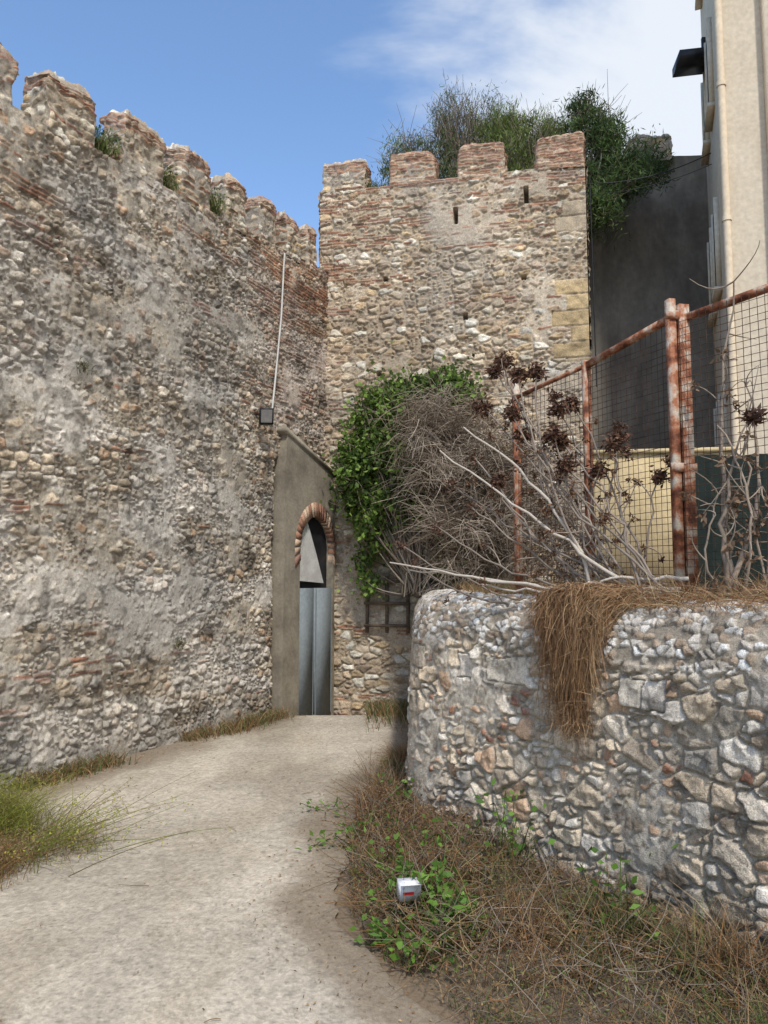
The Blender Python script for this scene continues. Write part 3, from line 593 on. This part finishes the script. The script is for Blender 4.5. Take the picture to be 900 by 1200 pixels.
for i,rp in enumerate(ros):
    rp=np.array(rp);rt=np.array(roots[i%3])+rng.normal(size=3)*np.array([.08,.08,.01])
    mid=rt*.5+rp*.5+np.array([-.02,0,-.18])*rng.uniform(.2,1.5)+rng.normal(size=3)*.10
    L=bez(rt[None],mid[None],rp[None],14);L[0,1:-1]+=rng.normal(size=(12,3))*.013
    tubes(mb,L,np.linspace(.011,.0055,14)[None],7,np.array([[.34,.28,.23]])*rng.uniform(.5,1.1))
    for _ in range(4):
        t=rng.integers(5,13);b=L[0,t];e=b+norm(rng.normal(size=3)+np.array([-.2,0,.5]))*rng.uniform(.08,.28)
        tubes(mb,bez(b[None],((b+e)/2+rng.normal(size=3)*.03)[None],e[None],5),np.linspace(.006,.003,5)[None],5,np.array([[.30,.24,.19]]))
        k=18;leaves(ml,np.repeat(e[None],k,0)+rng.normal(size=(k,3))*.01,rng.normal(size=(k,3)),rng.uniform(.015,.045,k),.016,pick(k,[(.12,.065,.04),(.18,.10,.055)],.3))
    big=i<14 or i>22
    for (cc_,k,sc) in [(np.zeros(3),150 if big else 45,.060 if big else .045)]+([(rng.normal(size=3)*.05,70,.045)] if big else []):
        D=rng.normal(size=(k,3));D[:,2]=D[:,2]*.55-.15
        leaves(ml,rp+cc_+rng.normal(size=(k,3))*.026,D,sc*rng.uniform(.35,1.2,k),.020,pick(k,[(.12,.062,.042),(.07,.038,.027),(.18,.10,.062),(.13,.07,.045)],.4))
for pts in [((2.0,5.2,1.95),(1.3,5.35,1.88),(.75,5.95,1.98)),((1.9,5.2,1.92),(1.0,5.6,1.95),(.05,6.4,2.16)),((1.75,5.3,1.9),(1.3,5.5,2.3),(.45,6.1,3.05)),((1.6,5.3,1.9),(1.0,5.7,2.0),(.2,6.3,2.1)),((2.05,5.2,2.02),(1.7,5.3,2.05),(1.25,5.4,1.95)),((1.5,5.5,1.9),(1.3,5.5,2.7),(.62,5.9,3.2))]:
    q=[np.array([t]) for t in pts];L=bez(*q,16);L[0,1:-1]+=rng.normal(size=(14,3))*.012
    tubes(mb,L,np.linspace(.017,.006,16)[None],7,np.array([[.50,.44,.37]]))
mb.obj('stems',M_bark,parent=par,smooth=True);ml.obj('dry_rosettes',M_dry,parent=par)
par=empty('bare_shrub');mb=MB();ml=MB()
for i in range(9):
    rt=np.array([2.14+.3*rng.random(),4.75+.2*rng.random(),1.85]);tp=np.array([2.12+.45*rng.random(),4.75+.2*rng.random(),rng.uniform(2.4,3.4)])
    if i==0: tp=np.array([2.28,4.85,3.95])
    mid=(rt+tp)/2+rng.normal(size=3)*np.array([.18,.1,.1]);L=bez(rt[None],mid[None],tp[None],14);L[0,1:-1]+=rng.normal(size=(12,3))*.012
    th=.020 if i<4 else .010
    tubes(mb,L,np.linspace(th,.005,14)[None],7,np.array([[.40,.32,.25]])*rng.uniform(.5,1.1))
    for _ in range(6):
        t=rng.integers(4,14);b=L[0,t];e=b+norm(rng.normal(size=3)+np.array([0,0,.4]))*rng.uniform(.1,.35)
        tubes(mb,bez(b[None],((b+e)/2+rng.normal(size=3)*.04)[None],e[None],6),np.linspace(.006,.002,6)[None],4,np.array([[.32,.26,.2]]))
        if rng.random()<.6:
            k=14;leaves(ml,np.repeat(e[None],k,0)+rng.normal(size=(k,3))*.015,rng.normal(size=(k,3)),rng.uniform(.03,.07,k),.025,pick(k,[(.16,.10,.06),(.22,.15,.1)],.3))
k=120;D=rng.normal(size=(k,3));D[:,2]=D[:,2]*.5;leaves(ml,np.array([2.26,4.62,3.0])+rng.normal(size=(k,3))*.02,D,.06,.02,pick(k,[(.10,.055,.04)],.3))
mb.obj('stems',M_bark,parent=par,smooth=True);ml.obj('dry_leaves',M_dry,parent=par)
# straw draped over the wall
nrm=np.array([-.846,-.533]);alg=np.array([d01[0],d01[1]])
def v3(q,z): return np.concatenate([q,z[:,None]],1)
mb=MB();K=4200;base=np.array([1.25,5.17])
lock=rng.integers(0,70,K);lo_=rng.normal(size=(70,))*.13;t=lo_[lock]+rng.normal(size=K)*.035
f=base[None]+alg[None]*t[:,None]
p0=v3(f-nrm*rng.uniform(.02,.5,K)[:,None]+alg*rng.normal(size=(K,1))*.08,rng.uniform(1.82,1.98,K))
fr=f+alg*rng.normal(size=(K,1))*.06+np.array([.05,-.05])
p1=v3(fr+nrm*(rng.uniform(.08,.24,70)[lock]+rng.normal(size=K)*.05)[:,None],rng.uniform(1.66,2.04,K))
dz=(rng.uniform(.05,.98,70)[lock]*rng.uniform(.35,1.05,K))*np.exp(-(t/.24)**2)
p2=v3(fr*(1-.3*dz[:,None])+base*.3*dz[:,None]+nrm*(rng.uniform(.04,.15,70)[lock]+rng.normal(size=K)*.03)[:,None]+alg*rng.normal(size=(K,1))*.06,1.80-dz)
Lb=bez(p0,p1,p2,9);wv=np.cumsum(rng.normal(size=(K,9,3))*.013,axis=1);Lb=Lb+wv
ribbons(mb,Lb,np.linspace(1,.3,9)[None]*np.full((K,1),.0021),pick(70,[(.34,.20,.10),(.40,.27,.15),(.22,.125,.065),(.28,.16,.08),(.16,.09,.045)],.4)[lock]*rng.uniform(.6,1.4,(K,1)))
K=2600;tz=rng.uniform(0,.8,K);ws_=.16*(1-.6*tz/.8);b=v3(base+alg*rng.normal(size=(K,1))*ws_[:,None]+nrm*rng.uniform(.02,.16,K)[:,None]+np.array([.04,-.03]),1.84-tz)
t=b+norm(rng.normal(size=(K,3))*np.array([1,1,1])+np.array([0,0,-.5]))*rng.uniform(.04,.16,(K,1))
ribbons(mb,bez(b,(b+t)/2+rng.normal(size=b.shape)*.02,t,4),np.linspace(1,.3,4)[None]*np.full((K,1),.0019),pick(K,[(.32,.19,.09),(.20,.11,.055),(.42,.29,.17)],.4))
K=8500;t=rng.uniform(0,1,K)**.8;c=np.array([1.3,5.4])*(1-t[:,None])+np.array([3.2,2.9])*t[:,None]
hm=fbm(t*9,t*0,5,3)
r0=v3(c+rng.normal(size=(K,2))*.16+np.array([.20,.12]),1.82+.16*hm*rng.random(K));d=norm(rng.normal(size=(K,3))*np.array([1,1,.5])+np.array([-.3,0,.2]))
tp=r0+d*rng.uniform(.08,.34,(K,1));tp[:,2]=np.maximum(tp[:,2],1.84)
ribbons(mb,bez(r0,(r0+tp)/2+np.array([0,0,.06]),tp,5),np.linspace(1,.3,5)[None]*np.full((K,1),.0022),pick(K,[(.30,.16,.07),(.38,.25,.14),(.2,.11,.06),(.42,.33,.2)],.35))
mb.obj('dry_straw_clump',M_dry)
mb=MB()
K=8000;y=rng.uniform(2.5,12,K);x=np.interp(y,[2.08,6.72,13],[3.6,.85,1.1])+rng.random(K)**1.5*2.8;blades(mb,np.stack([x,y,np.full(K,1.76)],1),.28,BR+GD[:1],.004,.8);mb.obj('terrace_dry_grass',M_dry)

# weeds at foot of low wall
def wallX(y): return np.interp(y,[2.08,6.72,13],[3.2,.27,.52])
mb=MB()
K=32000;y=rng.uniform(2.7,9.3,K);u=rng.random(K);x0=eL(y)+.05+.2*(fbm(y*3,y*0,2)-.5);x1=wallX(y)
x=x0+(x1-x0)*u;den=fbm(x*2.2,y*2.2,55,4);k_=(den>.42+.10*rng.random(K));x=x[k_];y=y[k_];u=u[k_]
hh=.07+.36*np.clip(fbm(x*1.8,y*1.8,56,3)-.25,0,1)*1.5;hh*=.5+.8*np.clip(u*2.2,0,1)
hh+=.20*sm(.55,.95,u)*(y<4.6);hh*=np.where(y>5.3,.72,1)
rt=np.stack([x,y,gz(x,y)-.02],1)
gm=fbm(x*1.6,y*1.6,57,3)>.50
blades(mb,rt[~gm],hh[~gm],BR+[(.20,.17,.08)],.0035,1.1,5)
blades(mb,rt[gm],hh[gm]*.95,[(.13,.16,.05),(.17,.185,.07),(.26,.20,.09),(.10,.13,.04)],.004,.9,5)
K=5000;y=rng.uniform(2.8,7.6,K);x=eL(y)+.05+(wallX(y)-eL(y)-.1)*rng.random(K);b=np.stack([x,y,rng.uniform(.02,.34,K)*(fbm(x*2,y*2,58,3)+.2)*np.where(y>5.3,.7,1)],1);t=b+norm(rng.normal(size=(K,3))*np.array([1,1,.6])+np.array([0,0,.3]))*rng.uniform(.1,.40,(K,1));t[:,2]=np.maximum(t[:,2],.01)
tubes(mb,bez(b,(b+t)/2+rng.normal(size=b.shape)*.03,t,4),np.linspace(.0028,.0014,4)[None]*np.ones((K,1)),3,pick(K,BR+GR,.3))
k=28000;y=rng.uniform(2.8,8,k);x=eL(y)+.05+(wallX(y)-eL(y)-.1)*rng.random(k);h_=fbm(x*2,y*2,58,3);P=np.stack([x,y,rng.uniform(0,.38,k)*(h_+.1)],1)
cg=fbm(x*2.5,y*2.5,59,3)>.52
cl=pick(k,[(.24,.145,.07),(.30,.20,.10),(.16,.09,.05),(.20,.10,.055)],.3);cl[cg]=pick(int(cg.sum()),[(.12,.15,.05),(.16,.18,.06),(.20,.16,.08)],.3)
leaves(mb,P,rng.normal(size=(k,3)),rng.uniform(.012,.035,k),.009,cl)
mb.obj('dry_weeds',M_dry)
mb=MB()
for (cx,cy,r,n,hz) in [(.20,4.75,.18,230,.26),(.36,4.45,.16,170,.22),(.0,4.45,.12,60,.12),(.35,5.4,.25,90,.3),(-.22,6.0,.16,60,.15),(.85,5.35,.2,80,.45),(.10,6.55,.15,50,.30),(.2,4.2,.14,60,.12),(1.3,4.4,.2,50,.4),(.0,5.3,.2,50,.2),(-.5,6.9,.22,26,.05),(-.40,6.0,.16,20,.05)]:
    P=np.stack([cx+rng.normal(size=n)*r*.6,cy+rng.normal(size=n)*r*.6,rng.uniform(.03,hz*1.3,n)],1)
    D=rng.normal(size=(n,3))*np.array([1,1,.4])+np.array([0,-.2,.25]);leaves(mb,P,D,rng.uniform(.03,.085,n),rng.uniform(.02,.045,n),pick(n,[(.13,.25,.04),(.18,.31,.06),(.09,.18,.035)],.35))
    b=np.stack([np.full(n//4,cx)+rng.normal(size=n//4)*.05,np.full(n//4,cy)+rng.normal(size=n//4)*.05,np.zeros(n//4)],1);t=P[:n//4]
    tubes(mb,bez(b,(b+t)/2,t,3),np.full((n//4,3),.003),3,pick(n//4,G1))
mb.obj('green_weed',M_leaf)
mb=MB();K=8000;y=rng.uniform(4,13.2,K);x=LX(y)+.05+np.abs(rng.normal(size=K))*.13
den=fbm(y*1.1,y*0+2,66,3);k_=(den>.44)|(y>10.2);x=x[k_];y=y[k_];xx=np.where(y>10.2,x+.25*rng.random(len(x)),x);k_=~((y>11.6));xx=xx[k_];y=y[k_]
blades(mb,np.stack([xx,y,gz(xx,y)],1),.21,BR+[(.10,.13,.04),(.14,.16,.06),(.09,.11,.04)],.005,1.0)
mb.obj('wall_foot_grass',M_dry)
mb=MB();K=2600;x=rng.uniform(-.25,.75,K);y=12.8-.228*x-np.abs(rng.normal(size=K))*.8;k_=(x<wallX(y)-.02)&(y>9.8);x=x[k_];y=y[k_]
blades(mb,np.stack([x,y,gz(x,y)],1),.30,BR+GD,.006,.8);mb.obj('tower_foot_grass',M_dry)
par=empty('fennel_bush');mb=MB();mt=MB()
for (cx,cy,r,n,h_,pal) in [(-3.12,6.2,.40,2000,.46,[(.24,.27,.05),(.32,.32,.07),(.18,.20,.04),(.28,.22,.10)]),(-2.85,5.45,.38,2000,.22,BR+[(.2,.22,.06)]),(-2.45,6.0,.4,400,.18,[(.25,.26,.06),(.3,.22,.12)])]:
    ro=np.stack([cx+rng.normal(size=n)*r*.45,cy+rng.normal(size=n)*r*.45,np.zeros(n)],1)
    ro[:,0]=np.maximum(ro[:,0],LX(ro[:,1])+.08)
    blades(mb,ro,h_,pal,.0028,1.5,5)
    k=n*2;P=ro[rng.integers(0,n,k)]+np.stack([rng.normal(size=k)*.08,rng.normal(size=k)*.08,rng.uniform(.3,1,k)*h_],1);leaves(mb,P,rng.normal(size=(k,3))+np.array([0,0,.6]),.03,.006,pick(k,pal,.3))
n=70;b=np.stack([-2.6+rng.normal(size=n)*.2,5.8+rng.normal(size=n)*.2,np.full(n,.02)],1);t=b+np.stack([rng.uniform(.1,.9,n),rng.normal(size=n)*.25,rng.uniform(.1,.45,n)],1)
tubes(mt,bez(b,(b+t)/2+np.array([0,0,.06]),t,6),np.linspace(.0035,.0012,6)[None]*np.ones((n,1)),4,pick(n,[(.22,.25,.06),(.26,.2,.1)]))
k=700;q=rng.integers(0,n,k);leaves(mt,t[q]+(b[q]-t[q])*rng.random((k,1))*.4+rng.normal(size=(k,3))*.02,rng.normal(size=(k,3)),.02,.01,pick(k,[(.4,.36,.05),(.3,.32,.06)],.3))
mb.obj('fronds',M_leaf,parent=par);mt.obj('stems',M_leaf,parent=par)
for (y,z,n,r,hh) in [(8.48,7.0,260,.10,.26),(9.5,7.1,200,.08,.26),(10.4,7.25,260,.10,.24)]:
    mb=MB();q=wp(y,z,-.16);blades(mb,q+rng.normal(size=(n,3))*np.array([r,r,.03]),hh,[(.10,.15,.035),(.15,.19,.055),(.2,.17,.09)],.006,1.)
    k=n;leaves(mb,q+rng.normal(size=(k,3))*np.array([r,r,.07])+np.array([0,0,.14]),rng.normal(size=(k,3)),.045,.022,pick(k,G1));mb.obj('wall_tuft',M_leaf)
mb=MB();n=500;c=TL+ta*1.05;blades(mb,np.stack([c[0]+rng.normal(size=n)*.16,c[1]+.3+rng.normal(size=n)*.1,np.full(n,9.0)],1),.28,[(.08,.12,.03),(.13,.15,.05)],.006,1.);mb.obj('wall_tuft',M_leaf)
for (s,z) in [(7.9,4.3),(9.6,1.2)]:
    mb=MB();n=70;y=ya+s/kx;q=wp(y,z,.03);blades(mb,q+rng.normal(size=(n,3))*.04,.12,[(.10,.11,.05),(.17,.15,.08)],.005,1.2,dirb=(.5,-.2,-.4));mb.obj('wall_tuft',M_leaf)

par=empty('wooden_rack');mb=MB()
def tp_(s,z,o): return np.array([TL[0]+ta[0]*s-tb[0]*o,TL[1]+ta[1]*s-tb[1]*o,z])
A3=np.array([ta[0],ta[1],0])
for z in (1.25,1.62,1.98): mb.box(tp_(.86,z,.10),A3*.78,(-tb[0]*.04,-tb[1]*.04,0),(0,0,.05),(1,1,1))
for s_ in (.88,1.22,1.58): mb.box(tp_(s_,1.15,.05),A3*.05,(-tb[0]*.04,-tb[1]*.04,0),(0,0,.95),(1,1,1))
mb.obj('slats',M_wood,parent=par)
par=empty('litter_carton');mb=MB();o=np.array([.09,4.52,.20]);ax=np.array([.115,.02,.0]);bx=np.array([-.02,.06,.02]);cx=np.array([.005,-.025,.095])
mb.box(o,ax,bx,cx,(1,1,1));mb.quad(o+cx,o+cx+ax,o+cx*1.3+ax-bx*.6,o+cx*1.3-bx*.6,(1,1,1));mb.obj('carton',noise_mat('white_card',(.60,.60,.62),(.74,.74,.75),6,.6),parent=par)
mb=MB();q=o+cx*.40-bx*.06;mb.quad(q+ax*.12,q+ax*.66,q+ax*.66+cx*.2,q+ax*.12+cx*.2,(1,1,1));mb.obj('printed_band',noise_mat('red_print',(.5,.03,.03),(.6,.05,.04),6,.6),parent=par)
mb=MB();k=1800;y=rng.uniform(2.5,12,k);x=LX(y)+(eL(y)-LX(y))*np.where(rng.random(k)<.8,np.where(rng.random(k)<.5,rng.random(k)*.13,1-rng.random(k)*.13),rng.random(k));D=rng.normal(size=(k,3));D[:,2]*=.15
leaves(mb,np.stack([x,y,gz(x,y)+.022],1),D,rng.uniform(.010,.035,k),.009,pick(k,BR,.3));
n=9;y=rng.uniform(3,9,n);x=rng.uniform(-1.6,0,n);b=np.stack([x,y,np.full(n,.022)],1);t=b+np.stack([rng.normal(size=n)*.12,rng.normal(size=n)*.1,np.full(n,.004)],1);tubes(mb,bez(b,(b+t)/2+rng.normal(size=b.shape)*np.array([.03,.03,0]),t,4),np.full((n,4),.002),4,pick(n,BR))
mb.obj('leaf_litter',M_dry)

# ---------------------------------------------------------------- light, sky, camera
el=math.radians(52);sd=np.array([.22,-1.]);sd/=np.linalg.norm(sd)
sv=Vector((sd[0]*math.cos(el),sd[1]*math.cos(el),math.sin(el)))
l=bpy.data.lights.new('sun','SUN');l.energy=3.2;l.angle=math.radians(4);l.color=(1,.955,.87)
lo=bpy.data.objects.new('sun',l);S.collection.objects.link(lo);lo.rotation_euler=(-sv).to_track_quat('-Z','Y').to_euler()
w=bpy.data.worlds.new('World');S.world=w;w.use_nodes=True;nt=w.node_tree;Lk=nt.links.new
bg=nt.nodes['Background'];sk=nd(nt,'ShaderNodeTexSky',sky_type='NISHITA');sk.sun_disc=False;sk.sun_elevation=el;sk.sun_rotation=math.atan2(sd[0],sd[1]);sk.air_density=1.0;sk.dust_density=.8;sk.ozone_density=1.6
hs=nd(nt,'ShaderNodeHueSaturation');hs.inputs['Saturation'].default_value=1.08;hs.inputs['Value'].default_value=1.7;Lk(sk.outputs[0],hs.inputs['Color'])
tc=nd(nt,'ShaderNodeTexCoord');mp=nd(nt,'ShaderNodeMapping');mp.inputs['Scale'].default_value=(1.6,1.6,3.2);mp.inputs['Location'].default_value=(.3,.1,.2)
Lk(tc.outputs['Generated'],mp.inputs[0]);n=nd(nt,'ShaderNodeTexNoise',Scale=1.5,Detail=6.0,Roughness=.58,Distortion=.4);Lk(mp.outputs[0],n.inputs['Vector'])
sx=nd(nt,'ShaderNodeSeparateXYZ');Lk(tc.outputs['Generated'],sx.inputs[0])
m1=nd(nt,'ShaderNodeMath',operation='MULTIPLY_ADD');m1.inputs[1].default_value=.85;Lk(sx.outputs['X'],m1.inputs[0]);Lk(n.outputs['Fac'],m1.inputs[2])
mr=nd(nt,'ShaderNodeMapRange');mr.interpolation_type='SMOOTHSTEP';mr.inputs['From Min'].default_value=.48;mr.inputs['From Max'].default_value=.78;mr.inputs['To Max'].default_value=.9;Lk(m1.outputs[0],mr.inputs['Value'])
mx=nd(nt,'ShaderNodeMix',data_type='RGBA');Lk(mr.outputs[0],mx.inputs[0]);Lk(hs.outputs[0],mx.inputs[6]);mx.inputs[7].default_value=(6.0,6.3,6.7,1)
Lk(mx.outputs[2],bg.inputs['Color']);bg.inputs['Strength'].default_value=.15
cd=bpy.data.cameras.new('camera');cd.lens=27;cd.sensor_width=36;cd.clip_end=2000
co=bpy.data.objects.new('camera',cd);S.collection.objects.link(co);co.location=(0,0,2.0);co.rotation_euler=(math.radians(95.2),0,0);S.camera=co
